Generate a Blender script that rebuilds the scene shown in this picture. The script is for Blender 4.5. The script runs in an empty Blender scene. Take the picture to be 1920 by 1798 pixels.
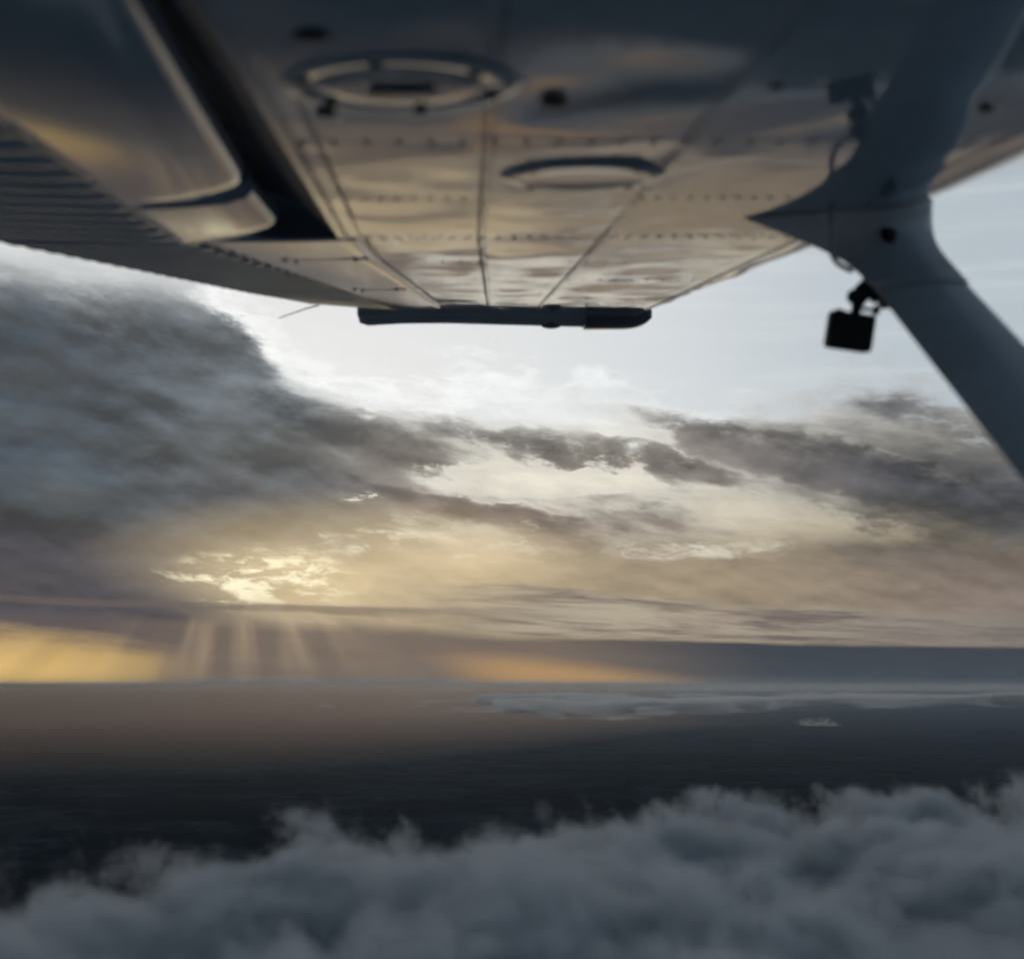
import bpy, bmesh, math, random
from mathutils import Vector, Matrix, noise as mnoise

scene = bpy.context.scene
coll = scene.collection
R = math.radians

# ------------------------------------------------------------------ camera
CAM_PITCH = 8.755
cam_data = bpy.data.cameras.new('camera')
cam = bpy.data.objects.new('camera', cam_data)
coll.objects.link(cam)
cam.location = (0, 0, 0)
cam.rotation_euler = (R(90 + CAM_PITCH), 0, 0)
cam_data.sensor_width = 36.0
cam_data.lens = 46.9
cam_data.clip_start = 0.05
cam_data.clip_end = 2.0e6
cam_data.dof.use_dof = True
cam_data.dof.focus_distance = 4000.0
cam_data.dof.aperture_fstop = 4.0
scene.camera = cam

# ------------------------------------------------------------------ light
SUN_AZ, SUN_EL = -11.7, 8.6          # degrees: left of the view axis, above the horizon
sun_data = bpy.data.lights.new('sun', 'SUN')
sun_data.energy = 0.08
sun_data.angle = R(120)
sun_data.color = (1.0, 0.66, 0.40)
sun = bpy.data.objects.new('sun', sun_data)
coll.objects.link(sun)
sun.rotation_euler = (R(90 - SUN_EL), 0, R(180 - SUN_AZ))
scene.view_settings.view_transform = 'Standard'
scene.view_settings.look = 'None'
scene.view_settings.exposure = 0.0
scene.view_settings.gamma = 1.0
scene.render.engine = 'CYCLES'
cy = scene.cycles
cy.use_denoising = True
cy.use_adaptive_sampling = True
cy.adaptive_threshold = 0.045
cy.adaptive_min_samples = 8
cy.max_bounces = 4
cy.diffuse_bounces = 2
cy.glossy_bounces = 3
cy.volume_bounces = 3
cy.transparent_max_bounces = 8
cy.volume_step_rate = 1.0
cy.volume_max_steps = 256


# ------------------------------------------------------------------ node helper
class G:
    """Small expression builder over a node tree: numbers and sockets in, sockets out."""
    def __init__(self, tree):
        self.t = tree
    def node(self, kind, **kw):
        n = self.t.nodes.new(kind)
        for k, v in kw.items():
            setattr(n, k, v)
        return n
    def put(self, sock, v):
        if isinstance(v, X):
            self.t.links.new(v.s, sock)
        elif isinstance(v, (tuple, list)):
            sock.default_value = tuple(v) + ((1.0,) if len(sock.default_value) == 4 and len(v) == 3 else ())
        else:
            sock.default_value = v
    def math(self, op, a, b=0.0, c=0.0, clamp=False):
        n = self.node('ShaderNodeMath', operation=op, use_clamp=clamp)
        for i, v in enumerate((a, b, c)):
            self.put(n.inputs[i], v)
        return X(self, n.outputs[0])
    def vec(self, x, y, z):
        n = self.node('ShaderNodeCombineXYZ')
        for i, v in enumerate((x, y, z)):
            self.put(n.inputs[i], v)
        return X(self, n.outputs[0])
    def smooth(self, v, lo, hi, a=0.0, b=1.0):
        n = self.node('ShaderNodeMapRange', interpolation_type='SMOOTHSTEP')
        for i, q in enumerate((v, lo, hi, a, b)):
            self.put(n.inputs[i], q)
        return X(self, n.outputs[0])
    def lin(self, v, lo, hi, a=0.0, b=1.0):
        n = self.node('ShaderNodeMapRange')
        for i, q in enumerate((v, lo, hi, a, b)):
            self.put(n.inputs[i], q)
        return X(self, n.outputs[0])
    def noise(self, vec, scale=1.0, detail=5.0, rough=0.55, dist=0.0, lac=2.0):
        n = self.node('ShaderNodeTexNoise')
        self.put(n.inputs['Vector'], vec)
        self.put(n.inputs['Scale'], scale); self.put(n.inputs['Detail'], detail)
        self.put(n.inputs['Roughness'], rough); self.put(n.inputs['Distortion'], dist)
        self.put(n.inputs['Lacunarity'], lac)
        return X(self, n.outputs[0])
    def mix(self, f, a, b):
        n = self.node('ShaderNodeMix', data_type='RGBA')
        self.put(n.inputs[0], f); self.put(n.inputs[6], a); self.put(n.inputs[7], b)
        return X(self, n.outputs[2])
    def addc(self, a, b, f=1.0):
        n = self.node('ShaderNodeMix', data_type='RGBA', blend_type='ADD')
        self.put(n.inputs[0], f); self.put(n.inputs[6], a); self.put(n.inputs[7], b)
        return X(self, n.outputs[2])
    def scalec(self, col, f):
        n = self.node('ShaderNodeVectorMath', operation='SCALE')
        self.put(n.inputs[0], col); self.put(n.inputs[3], f)
        return X(self, n.outputs[0])


class X:
    def __init__(self, g, s):
        self.g, self.s = g, s
    def __add__(self, o): return self.g.math('ADD', self, o)
    def __radd__(self, o): return self.g.math('ADD', o, self)
    def __sub__(self, o): return self.g.math('SUBTRACT', self, o)
    def __rsub__(self, o): return self.g.math('SUBTRACT', o, self)
    def __mul__(self, o): return self.g.math('MULTIPLY', self, o)
    def __rmul__(self, o): return self.g.math('MULTIPLY', o, self)
    def __truediv__(self, o): return self.g.math('DIVIDE', self, o)
    def __neg__(self): return self.g.math('MULTIPLY', self, -1.0)
    def __pow__(self, o): return self.g.math('POWER', self, o)
    def exp(self): return self.g.math('EXPONENT', self)
    def abs(self): return self.g.math('ABSOLUTE', self)
    def clamp(self): return self.g.math('ADD', self, 0.0, clamp=True)
    def max(self, o): return self.g.math('MAXIMUM', self, o)
    def min(self, o): return self.g.math('MINIMUM', self, o)


# ------------------------------------------------------------------ sky
def build_sky():
    world = bpy.data.worlds.new('World')
    scene.world = world
    world.use_nodes = True
    t = world.node_tree
    t.nodes.clear()
    g = G(t)
    tc = g.node('ShaderNodeTexCoord')
    sep = g.node('ShaderNodeSeparateXYZ')
    t.links.new(tc.outputs['Generated'], sep.inputs[0])
    dx, dy, dz = (X(g, sep.outputs[i]) for i in range(3))
    D = 57.3
    U = dx * D            # about degrees to the side, right positive
    V = dz * D            # about degrees above the horizon
    Yd = dy * D
    front = g.smooth(dy, -0.55, 0.75)

    def q(su, sv, shear=0.0, seed=0.0):
        return g.vec(U * su, Yd * (su * 0.6) + seed, (V + U * shear) * sv)

    def blob(cu, cv, ru, rv, jitter=None, amp=0.0):
        a = (U - cu) / ru
        b = (V - cv) / rv
        r = a * a + b * b
        if jitter is not None:
            r = r + (jitter - 0.5) * amp
        return g.smooth(r, 1.0, 0.0) * front

    # shared cloud noises
    big = g.noise(q(0.10, 0.22, 0.10, 3.0), 1.0, 5.0, 0.62)
    streak = g.noise(q(0.15, 0.55, 0.21, 11.0), 1.0, 6.0, 0.57, 0.3)
    fine = g.noise(q(0.44, 1.05, 0.14, 23.0), 1.0, 6.0, 0.58)
    flat = g.noise(q(0.12, 1.5, 0.05, 31.0), 1.0, 4.0, 0.58)
    puff = g.noise(q(0.26, 0.55, 0.13, 83.0), 1.0, 6.0, 0.60)
    puff_sun = g.noise(g.vec((U + 0.10) * 0.26, Yd * 0.156 + 83.0, (V - 0.42 + U * 0.13) * 0.55), 1.0, 4.0, 0.56)
    lobe = g.noise(q(0.15, 0.30, 0.08, 131.0), 1.0, 2.5, 0.5)
    lobe_sun = g.noise(g.vec((U + 0.3) * 0.15, Yd * 0.09 + 131.0, (V - 0.9 + U * 0.08) * 0.30), 1.0, 2.5, 0.5)
    relief = puff - puff_sun                       # lit edges against shaded folds
    warp = (big - 0.5) * 3.4 + (fine - 0.5) * 1.6
    crag = g.noise(q(0.46, 1.45, 0.06, 47.0), 1.0, 7.0, 0.66, 0.4)
    wisp = (puff - 0.5) * 2.6 + (fine - 0.5) * 1.6 * g.smooth(U, -16.0, -2.0, 0.45, 1.0)

    def tblob(cu, cv, ru, rv, slope):
        a = (U - cu) / ru
        b = (V - cv - (U - cu) * slope + (puff - 0.5) * 2.4 * rv + (fine - 0.5) * 1.3 * rv) / rv
        return g.smooth(a * a + b * b + (puff - 0.5) * 1.8 + (fine - 0.5) * 0.8, 1.15, -0.1) * front

    # clear air behind a thin milky veil: Nishita sky plus veil
    sky = g.node('ShaderNodeTexSky', sky_type='NISHITA')
    sky.sun_disc = False
    sky.sun_elevation = R(SUN_EL)
    sky.sun_rotation = R(SUN_AZ)
    sky.altitude = 1500.0
    sky.air_density = 1.0
    sky.dust_density = 1.5
    nish = g.scalec(X(g, sky.outputs[0]), 0.014)
    side = g.smooth(U + warp * 1.0, -1.0, 20.0)
    veil = g.mix(side, (0.76, 0.78, 0.79), (0.50, 0.56, 0.60))
    cirr = g.smooth(flat, 0.45, 0.75) * 0.22
    veil = g.mix(cirr, veil, (0.84, 0.86, 0.86))
    clear = g.addc(g.scalec(veil, 0.86), nish)

    # ---- the broken deck: everything below a sloping edge
    edge = 11.9 + (5.6 * g.math('EXPONENT', ((U + wisp * 3.0 + warp * 1.2 + 12.2) * (-1 / 2.4)).min(1.9))).min(6.6)
    depth = edge - V
    leftw = g.smooth(U + wisp * 1.5, -5.0, -11.0)          # 1 in the thick left part
    cover = g.smooth(depth + warp * 1.0 + wisp * 1.8 + (crag - 0.5) * 3.4 + (streak - 0.5) * 2.0 * (1.0 - leftw), -1.2, 1.1)
    left = g.smooth(U + V * 0.25 + warp * 0.8, 0.5, -8.0)
    right = g.smooth(U + V * 0.3, 7.0, 21.0)
    # light that comes through, by height
    through = g.mix(g.smooth(V, 4.5, 9.0), (0.53, 0.43, 0.27), (0.80, 0.76, 0.65))
    through = g.mix(g.smooth(V, 9.5, 12.0), through, (0.78, 0.80, 0.80))
    through = g.scalec(through, (1.0 - right * 0.40) * (0.80 + (fine - 0.5) * 0.7 + flat * 0.4))
    body = g.mix(g.smooth(V + warp * 0.6, 5.0, 13.0), (0.130, 0.100, 0.092), (0.172, 0.156, 0.142))
    body = g.mix(g.smooth(U + wisp, -4.0, -11.0), body, (0.120, 0.138, 0.152))
    body = g.mix(left * g.smooth(V, 12.0, 5.0), body, (0.070, 0.066, 0.074))
    body = g.mix(g.smooth(U + wisp * 1.5, -9.0, -20.0), body, (0.034, 0.050, 0.068))
    body = g.mix(right, body, (0.060, 0.064, 0.076))
    body = g.scalec(body, (0.90 + relief * 3.0 + (lobe - lobe_sun) * 3.6 + (big - 0.5) * 1.0).max(0.4))
    tau = 0.45 + left * 2.3 + right * 0.30 + (streak - 0.46) * 6.0 * (1.0 - left * 0.8) + wisp * 0.75
    # long dark streaks, descending to the right, and the bright windows between them
    tau = tau + tblob(2.6, 9.95, 7.6, 0.95, -0.20) * 2.7
    tau = tau + tblob(13.0, 9.1, 9.8, 1.25, -0.30) * 2.5
    tau = tau + tblob(20.5, 8.2, 6.5, 1.8, -0.20) * 1.8
    tau = tau + tblob(16.0, 11.4, 2.4, 0.85, -0.40) * 2.0
    tau = tau + tblob(7.6, 11.0, 3.0, 0.70, -0.30) * 1.8
    tau = tau + tblob(-1.8, 7.55, 5.4, 0.68, -0.16) * 2.8
    tau = tau + tblob(-6.5, 10.6, 5.0, 1.2, -0.25) * 1.6
    tau = tau - tblob(1.0, 8.75, 6.0, 0.75, -0.03) * 2.8
    tau = tau - tblob(0.0, 11.7, 9.0, 0.8, -0.06) * 1.8
    tau = tau - tblob(12.0, 6.7, 5.5, 0.9, -0.16) * 1.6
    tau = tau - tblob(5.0, 10.7, 2.6, 0.40, -0.20) * 1.6
    tau = tau * (1.0 - g.smooth(V + wisp * 1.6, 13.6, 17.2) * g.smooth(U, -9.5, -13.0) * 0.8)
    for cu, cv, ru, rv in ((-6.6, 7.95, 1.6, 0.35),):
        tau = tau - blob(cu, cv, ru, rv) * g.smooth(crag, 0.44, 0.64) * 3.4
    tau = (tau + g.math('SQRT', tau * tau + 0.25)) * 0.5 * g.smooth(depth + warp * 1.5 + wisp, -0.8, 3.2)
    T = g.math('EXPONENT', -tau)
    deck = g.mix(T, body, through)
    col = g.mix(cover, clear, deck)
    col = g.addc(col, g.scalec((0.11, 0.11, 0.105), cover * (1.0 - cover) * 4.0 * g.smooth(V, 9.0, 11.5) * g.smooth(U, 12.0, -4.0)))
    # silver edge where the thick cloud thins out
    rim = g.smooth(T, 0.15, 0.5) * g.smooth(T, 0.98, 0.6) * g.smooth(V, 4.0, 9.0) * front
    col = g.addc(col, g.scalec((0.17, 0.17, 0.16), rim * (1.0 - right)))

    # ---- smooth tan altostratus under the deck
    low = g.smooth(V + warp * 0.45 + U * 0.03 + wisp * 0.3, 6.8, 4.2)
    tan = g.mix(g.smooth(U, 4.0, 25.0), (0.39, 0.31, 0.21), (0.225, 0.182, 0.165))
    tan = g.mix(g.smooth(U + warp * 0.6, -8.0, -15.0), tan, (0.098, 0.090, 0.100))
    tan = g.scalec(tan, 0.80 + flat * 0.28 + relief * 1.2)
    col = g.mix(low * 0.94, col, tan)

    # gleam where the sun sits behind the cloud
    gl = blob(-10.6, 4.45, 4.9, 1.55, fine, 0.9)
    ridge = g.smooth(crag + (fine - 0.5) * 0.25, 0.46, 0.62)
    col = g.addc(col, g.scalec((0.29, 0.225, 0.12), blob(-6.5, 5.2, 12.0, 3.2)))
    col = g.addc(col, g.scalec((0.10, 0.08, 0.04), blob(-9.8, 4.4, 5.5, 1.7)))
    col = g.mix(gl * ridge, col, (1.08, 0.98, 0.68))
    col = g.mix(tblob(-3.0, 6.0, 7.0, 0.9, 0.05) * g.smooth(crag, 0.50, 0.68) * 0.8, col, (0.86, 0.79, 0.58))
    col = g.mix(tblob(7.5, 5.6, 4.5, 0.55, -0.03) * g.smooth(crag, 0.45, 0.68) * 0.8, col, (0.76, 0.71, 0.58))
    # long cirrus band on the right with a sharp under-edge
    vu = 4.1 - U * 0.072 + (big - 0.5) * 1.6 + (flat - 0.5) * 1.2
    vl = 2.12 - U * 0.030 + (flat - 0.5) * 0.22 + g.smooth(U, 2.0, -6.0) * 0.40
    band = g.smooth(V - vl, -0.03, 0.07) * g.smooth(V - vu, 0.22, -0.22) * g.smooth(U, -7.0, 4.0)
    hair = g.noise(q(0.13, 1.45, 0.06, 61.0), 1.0, 6.0, 0.62, 0.3)
    bcol = g.mix(g.smooth(hair, 0.36, 0.62), (0.150, 0.116, 0.102), (0.46, 0.395, 0.30))
    bcol = g.mix(g.smooth(U, 4.0, 22.0) * 0.7, bcol, (0.165, 0.150, 0.146))
    col = g.mix(band * 0.92, col, bcol)

    # dark shaft of air below it, brown towards the sun
    under = g.smooth(V - vl + (hair - 0.5) * 0.35, 0.04, -0.16 - g.smooth(U, 6.0, -6.0) * 0.55)
    ucol = g.mix(g.smooth(U + V * 0.8, 1.0, 13.0), (0.190, 0.145, 0.115), (0.046, 0.057, 0.072))
    ucol = g.mix(g.smooth(U, -11.0, -19.0), ucol, (0.115, 0.095, 0.095))
    ucol = g.scalec(ucol, 0.62 + flat * 0.45 + hair * 0.32)
    col = g.mix(under, col, ucol)
    sheet = g.smooth(((V - 3.05 + U * 0.015 + (flat - 0.5) * 0.9) / 0.28).abs(), 1.0, 0.2) * g.smooth(U, 4.0, -7.0)
    col = g.mix(sheet * 0.6, col, (0.155, 0.122, 0.11))

    # golden gaps at the horizon
    theta = g.math('ARCTAN2', U - SUN_AZ, SUN_EL - V)
    ray = g.noise(g.vec(theta * 5.0, 2.7, 0.0), 1.0, 2.0, 0.55)
    gl_top = 2.45 - (U + 21.0) * 0.12 + (flat - 0.5) * 1.3 + (fine - 0.5) * 0.9
    gold_l = g.smooth(V - gl_top, 0.25, -0.75) * g.smooth(theta + (ray - 0.5) * 0.6, -0.02, -0.80) * front
    gcol = g.mix(g.smooth(V, 2.2, 0.2), (0.52, 0.36, 0.165), (0.95, 0.62, 0.215))
    gcol = g.scalec(gcol, 0.78 + g.smooth(ray, 0.35, 0.65) * 0.25)
    col = g.mix(gold_l, col, gcol)
    gr = g.smooth(V - (1.35 - (U - 1.0) * 0.175), 0.35, -0.75) * g.smooth(theta, 0.78, 1.0) * g.smooth(V, 1.8, 0.3) * front
    col = g.mix(gr * 0.9, col, (0.56, 0.32, 0.12))

    # shafts of light fanning out from the sun
    shaft = g.noise(g.vec(theta * 4.2, 9.1, V * 0.08), 1.0, 2.0, 0.5)
    rays = g.smooth(shaft, 0.43, 0.70) * g.smooth(V, 3.1, 2.3) * g.smooth(theta.abs(), 1.1, 0.1) * front
    col = g.addc(col, g.scalec((0.20, 0.155, 0.085), rays * g.smooth(V, -0.2, 2.2, 0.3, 1.0)))

    # overhead: the same grey deck closes over the top
    over = g.smooth(V + warp * 1.5, 19.0, 27.0)
    ocol = g.mix(g.smooth(big, 0.35, 0.65), (0.034, 0.054, 0.076), (0.072, 0.096, 0.120))
    col = g.mix(over, col, ocol)
    # away from the sun the low sky is plain blue-grey
    back = g.mix(g.smooth(V + warp * 2.0, 6.0, 34.0), (0.135, 0.230, 0.330), (0.034, 0.060, 0.092))
    back = g.mix(g.smooth(big + (puff - 0.5) * 0.6, 0.42, 0.66) * 0.7, back, (0.058, 0.096, 0.138))
    col = g.mix(front, back, col)
    # below the horizon
    col = g.mix(g.smooth(V, 0.0, -0.6), col, (0.06, 0.065, 0.075))

    bg = g.node('ShaderNodeBackground')
    g.put(bg.inputs[0], col)
    bg.inputs[1].default_value = 1.0
    out = g.node('ShaderNodeOutputWorld')
    t.links.new(bg.outputs[0], out.inputs[0])
    world.cycles.sampling_method = 'MANUAL'
    world.cycles.sample_map_resolution = 512


build_sky()

# === STRUCTURE
# ------------------------------------------------------------------ materials
def new_mat(name):
    m = bpy.data.materials.new(name)
    m.use_nodes = True
    m.node_tree.nodes.clear()
    return m, G(m.node_tree)


def finish(m, g, surface=None, volume=None):
    out = g.node('ShaderNodeOutputMaterial')
    if surface is not None:
        g.t.links.new(surface.outputs[0], out.inputs[0])
    if volume is not None:
        g.t.links.new(volume.outputs[0], out.inputs[1])
    return m


def coords(g, which='Object'):
    return X(g, g.node('ShaderNodeTexCoord').outputs[which])


def paint(name, col, rough=0.12, coat=0.0, ior=1.5, metallic=0.0, grime=0.25, scale=3.0, spec=0.5):
    """Sprayed paint with uneven dirt and gloss."""
    m, g = new_mat(name)
    p = coords(g)
    n = g.noise(p, scale, 6.0, 0.6)
    n2 = g.noise(p, scale * 14.0, 4.0, 0.6)
    dirt = g.smooth(n * 0.7 + n2 * 0.3, 0.35, 0.70)
    b = g.node('ShaderNodeBsdfPrincipled')
    dark = tuple(c * 0.62 for c in col)
    g.put(b.inputs['Base Color'], g.mix(dirt * grime * 2.0, col, dark))
    g.put(b.inputs['Roughness'], rough + dirt * grime * 0.10)
    b.inputs['IOR'].default_value = ior
    b.inputs['Metallic'].default_value = metallic
    b.inputs['Specular IOR Level'].default_value = spec
    b.inputs['Coat Weight'].default_value = coat
    b.inputs['Coat Roughness'].default_value = 0.04
    return finish(m, g, b)


M = {}
M['skin'] = paint('wing_paint', (0.38, 0.50, 0.62), 0.03, 0.0, 1.80, 0.0, 0.34, 2.2)
M['skin_brightened'] = paint('wing_paint_brightened', (0.44, 0.52, 0.60), 0.025, 0.0, 2.6, 0.0, 0.30, 2.2)  # wing paint copy with reflectance raised to brighten the outer panels
M['control'] = paint('control_paint', (0.36, 0.47, 0.58), 0.06, 0.1, 1.5, 0.0, 0.25, 3.0)
M['corrugated'] = paint('corrugated_paint', (0.32, 0.40, 0.48), 0.12, 0.0, 1.42, 0.0, 0.3, 4.0)
M['cover'] = paint('cover_paint', (0.44, 0.50, 0.56), 0.06, 0.1, 1.5, 0.0, 0.25, 6.0)
M['strut'] = paint('strut_paint', (0.80, 0.81, 0.82), 0.34, 0.1, 1.45, 0.0, 0.25, 6.0)
M['fairing'] = paint('fairing_paint', (0.74, 0.75, 0.76), 0.38, 0.1, 1.45, 0.0, 0.3, 8.0)
M['tip'] = paint('tip_paint', (0.34, 0.39, 0.43), 0.35, 0.1, 1.45, 0.0, 0.3, 4.0)
M['cove'] = paint('cove_primer', (0.10, 0.115, 0.14), 0.5, 0.0, 1.45, 0.0, 0.4, 8.0)
M['seam'] = paint('seam_sealant', (0.06, 0.06, 0.06), 0.7, 0.0, 1.45, 0.0, 0.4, 20.0)
M['rivet'] = paint('rivet_paint', (0.38, 0.39, 0.40), 0.25, 0.4, 1.5, 0.0, 0.4, 60.0)
M['black'] = paint('black_plastic', (0.018, 0.019, 0.021), 0.45, 0.0, 1.45, 0.0, 0.3, 40.0)
M['rubber'] = paint('dark_metal', (0.035, 0.037, 0.04), 0.4, 0.0, 1.5, 0.4, 0.4, 60.0)
M['tube'] = paint('tube_metal', (0.52, 0.56, 0.60), 0.35, 0.0, 1.5, 0.0, 0.4, 60.0)
M['latch'] = paint('latch_paint', (0.10, 0.11, 0.13), 0.3, 0.0, 1.45, 0.0, 0.3, 40.0)
M['glass'] = paint('lens_glass', (0.01, 0.01, 0.012), 0.03, 1.0, 1.6, 0.0, 0.1, 60.0)
M['nav'] = paint('light_cover', (0.10, 0.11, 0.12), 0.18, 0.6, 1.5, 0.0, 0.3, 30.0)


# ------------------------------------------------------------------ object helpers
def link(o, parent=None):
    coll.objects.link(o)
    if parent is not None:
        o.parent = parent
    return o


def mesh_obj(name, verts, faces, mat, parent=None, smooth=True):
    me = bpy.data.meshes.new(name)
    me.from_pydata([tuple(v) for v in verts], [], faces)
    me.update()
    bm = bmesh.new(); bm.from_mesh(me)
    bmesh.ops.recalc_face_normals(bm, faces=bm.faces)
    bm.to_mesh(me); bm.free()
    if smooth:
        me.shade_smooth()
    me.materials.append(mat)
    return link(bpy.data.objects.new(name, me), parent)


def bm_obj(name, bm, mat, parent=None, smooth=True, angle=None):
    me = bpy.data.meshes.new(name)
    bmesh.ops.recalc_face_normals(bm, faces=bm.faces)
    bm.to_mesh(me); bm.free()
    if smooth:
        if angle is None:
            me.shade_smooth()
        else:
            me.shade_smooth()
            me.set_sharp_from_angle(angle=R(angle))
    me.materials.append(mat)
    return link(bpy.data.objects.new(name, me), parent)


def tag(o, label=None, cat=None, group=None, kind=None):
    for k, v in (('label', label), ('category', cat), ('group', group), ('kind', kind)):
        if v:
            o[k] = v
    return o


def loft(rings, closed_ring=True, caps=True):
    """Vertices and faces through a list of equal-length rings."""
    verts, faces, n = [], [], len(rings[0])
    for r in rings:
        verts += [Vector(p) for p in r]
    m = n if closed_ring else n - 1
    for i in range(len(rings) - 1):
        for j in range(m):
            k = (j + 1) % n
            faces.append((i * n + j, i * n + k, (i + 1) * n + k, (i + 1) * n + j))
    if caps and closed_ring:
        faces.append(tuple(range(n - 1, -1, -1)))
        o = (len(rings) - 1) * n
        faces.append(tuple(range(o, o + n)))
    return verts, faces


def tube_pts(path, r, n=12):
    rings = []
    path = [Vector(p) for p in path]
    up = Vector((0.3, 0.9, 0.2))
    for i, p in enumerate(path):
        d = (path[min(i + 1, len(path) - 1)] - path[max(i - 1, 0)]).normalized()
        a = d.cross(up).normalized(); b = d.cross(a)
        rr = r[i] if isinstance(r, (list, tuple)) else r
        rings.append([p + (a * math.cos(t) + b * math.sin(t)) * rr for t in (2 * math.pi * k / n for k in range(n))])
    return loft(rings)


def rounded_box(bm, size, r, mat4=None, seg=3):
    vs = bmesh.ops.create_cube(bm, size=1.0)['verts']
    bmesh.ops.scale(bm, vec=Vector(size), verts=vs)
    es = list({e for v in vs for e in v.link_edges})
    res = bmesh.ops.bevel(bm, geom=es, offset=r, segments=seg, affect='EDGES', profile=0.5)
    vv = list({v for f in res['faces'] for v in f.verts} | {v for v in vs if v.is_valid})
    if mat4 is not None:
        bmesh.ops.transform(bm, matrix=mat4, verts=vv)
    return vv


# ------------------------------------------------------------------ ground
GROUND_Z = -1500.0


def build_ground():
    m, g = new_mat('farmland')
    p = coords(g)
    warped = g.node('ShaderNodeVectorMath', operation='MULTIPLY')
    g.put(warped.inputs[0], p); warped.inputs[1].default_value = (1 / 420.0, 1 / 560.0, 1.0)
    vor = g.node('ShaderNodeTexVoronoi', feature='F1')
    g.t.links.new(warped.outputs[0], vor.inputs['Vector']); vor.inputs['Scale'].default_value = 1.0
    cell = g.node('ShaderNodeSeparateColor')
    g.t.links.new(vor.outputs['Color'], cell.inputs[0])
    f = X(g, cell.outputs[0])
    f2 = X(g, cell.outputs[1])
    woods = g.smooth(g.noise(p, 1 / 2600.0, 6.0, 0.65), 0.48, 0.58)
    region = g.noise(p, 1 / 14000.0, 4.0, 0.6)
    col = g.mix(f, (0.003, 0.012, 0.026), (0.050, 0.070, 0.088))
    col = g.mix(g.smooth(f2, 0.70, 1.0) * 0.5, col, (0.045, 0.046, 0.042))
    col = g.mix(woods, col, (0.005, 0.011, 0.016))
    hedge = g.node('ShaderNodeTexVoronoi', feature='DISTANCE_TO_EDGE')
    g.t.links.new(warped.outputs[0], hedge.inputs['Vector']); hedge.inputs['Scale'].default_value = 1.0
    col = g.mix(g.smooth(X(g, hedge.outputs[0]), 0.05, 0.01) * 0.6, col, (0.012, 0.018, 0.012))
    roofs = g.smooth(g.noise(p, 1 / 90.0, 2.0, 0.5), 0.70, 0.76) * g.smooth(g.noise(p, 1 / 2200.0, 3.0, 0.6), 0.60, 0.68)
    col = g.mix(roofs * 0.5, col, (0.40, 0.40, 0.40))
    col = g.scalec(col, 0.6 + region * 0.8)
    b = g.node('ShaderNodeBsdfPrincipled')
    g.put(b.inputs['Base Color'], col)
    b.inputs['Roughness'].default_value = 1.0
    b.inputs['Specular IOR Level'].default_value = 0.0
    finish(m, g, b)
    rad = [0, 2e3, 6e3, 14e3, 30e3, 60e3, 120e3, 240e3, 420e3]
    n = 64
    verts = [(0, 0, GROUND_Z)]
    faces = []
    for r in rad[1:]:
        verts += [(r * math.cos(2 * math.pi * k / n), r * math.sin(2 * math.pi * k / n), GROUND_Z) for k in range(n)]
    for k in range(n):
        faces.append((0, 1 + k, 1 + (k + 1) % n))
    for i in range(len(rad) - 2):
        for k in range(n):
            a, c = 1 + i * n, 1 + (i + 1) * n
            faces.append((a + k, c + k, c + (k + 1) % n, a + (k + 1) % n))
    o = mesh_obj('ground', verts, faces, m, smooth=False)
    tag(o, 'dark hazy farmland far below the aircraft', 'ground', kind='structure')


build_ground()


# ------------------------------------------------------------------ clouds
def lumpy_bank(name, nx, ny, x0, x1, y0, y1, top, bottom, lump, mat, seed=0.0, scale=1.0, ragged=1.0, wander=0.0):
    """A closed cloud body: uneven top sheet, flatter underside, tapering to its rim."""
    verts, faces = [], []
    for lay in (0, 1):
        for j in range(ny + 1):
            for i in range(nx + 1):
                u, v = i / nx, j / ny
                x = x0 + (x1 - x0) * u
                y = y0 + (y1 - y0) * v
                y += wander * (1 - v) ** 2 * mnoise.fractal(Vector((x / (scale * 2.5), seed * 2.1, 0.7)), 1.0, 2.0, 4)
                rim = min(1.0, 4.0 * u, 4.0 * (1 - u), 3.0 * v, 3.0 * (1 - v))
                rim = math.sin(max(0.0, rim) * math.pi / 2) ** 0.7
                p = Vector((x / scale, y / scale, seed))
                nz = mnoise.fractal(p, 0.85, 2.0, 7)
                wide = mnoise.fractal(p * 0.45 + Vector((7.7, 3.1, 0)), 1.0, 2.0, 4)
                body = max(0.0, min(1.25, rim * 1.25 + ragged * (nz * 0.45 + wide * 0.8) - 0.28 * ragged))
                if lay == 0:
                    z = bottom + (top - bottom) * body * 0.8 + lump * (nz + 0.6 * abs(mnoise.noise(p * 3.1))) * min(1.0, body) + 0.004 * (top - bottom)
                else:
                    z = bottom - 0.15 * lump * body * (1 + mnoise.noise(p * 1.7))
                verts.append((x, y, z))
    w = nx + 1
    off = w * (ny + 1)
    for j in range(ny):
        for i in range(nx):
            a = j * w + i
            faces.append((a, a + 1, a + w + 1, a + w))
            faces.append((off + a, off + a + w, off + a + w + 1, off + a + 1))
    for i in range(nx):
        faces.append((i, off + i, off + i + 1, i + 1))
        a = ny * w + i
        faces.append((a, a + 1, off + a + 1, off + a))
    for j in range(ny):
        a = j * w
        faces.append((a, a + w, off + a + w, off + a))
        a = j * w + nx
        faces.append((a, off + a, off + a + w, a + w))
    return mesh_obj(name, verts, faces, mat)


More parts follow.
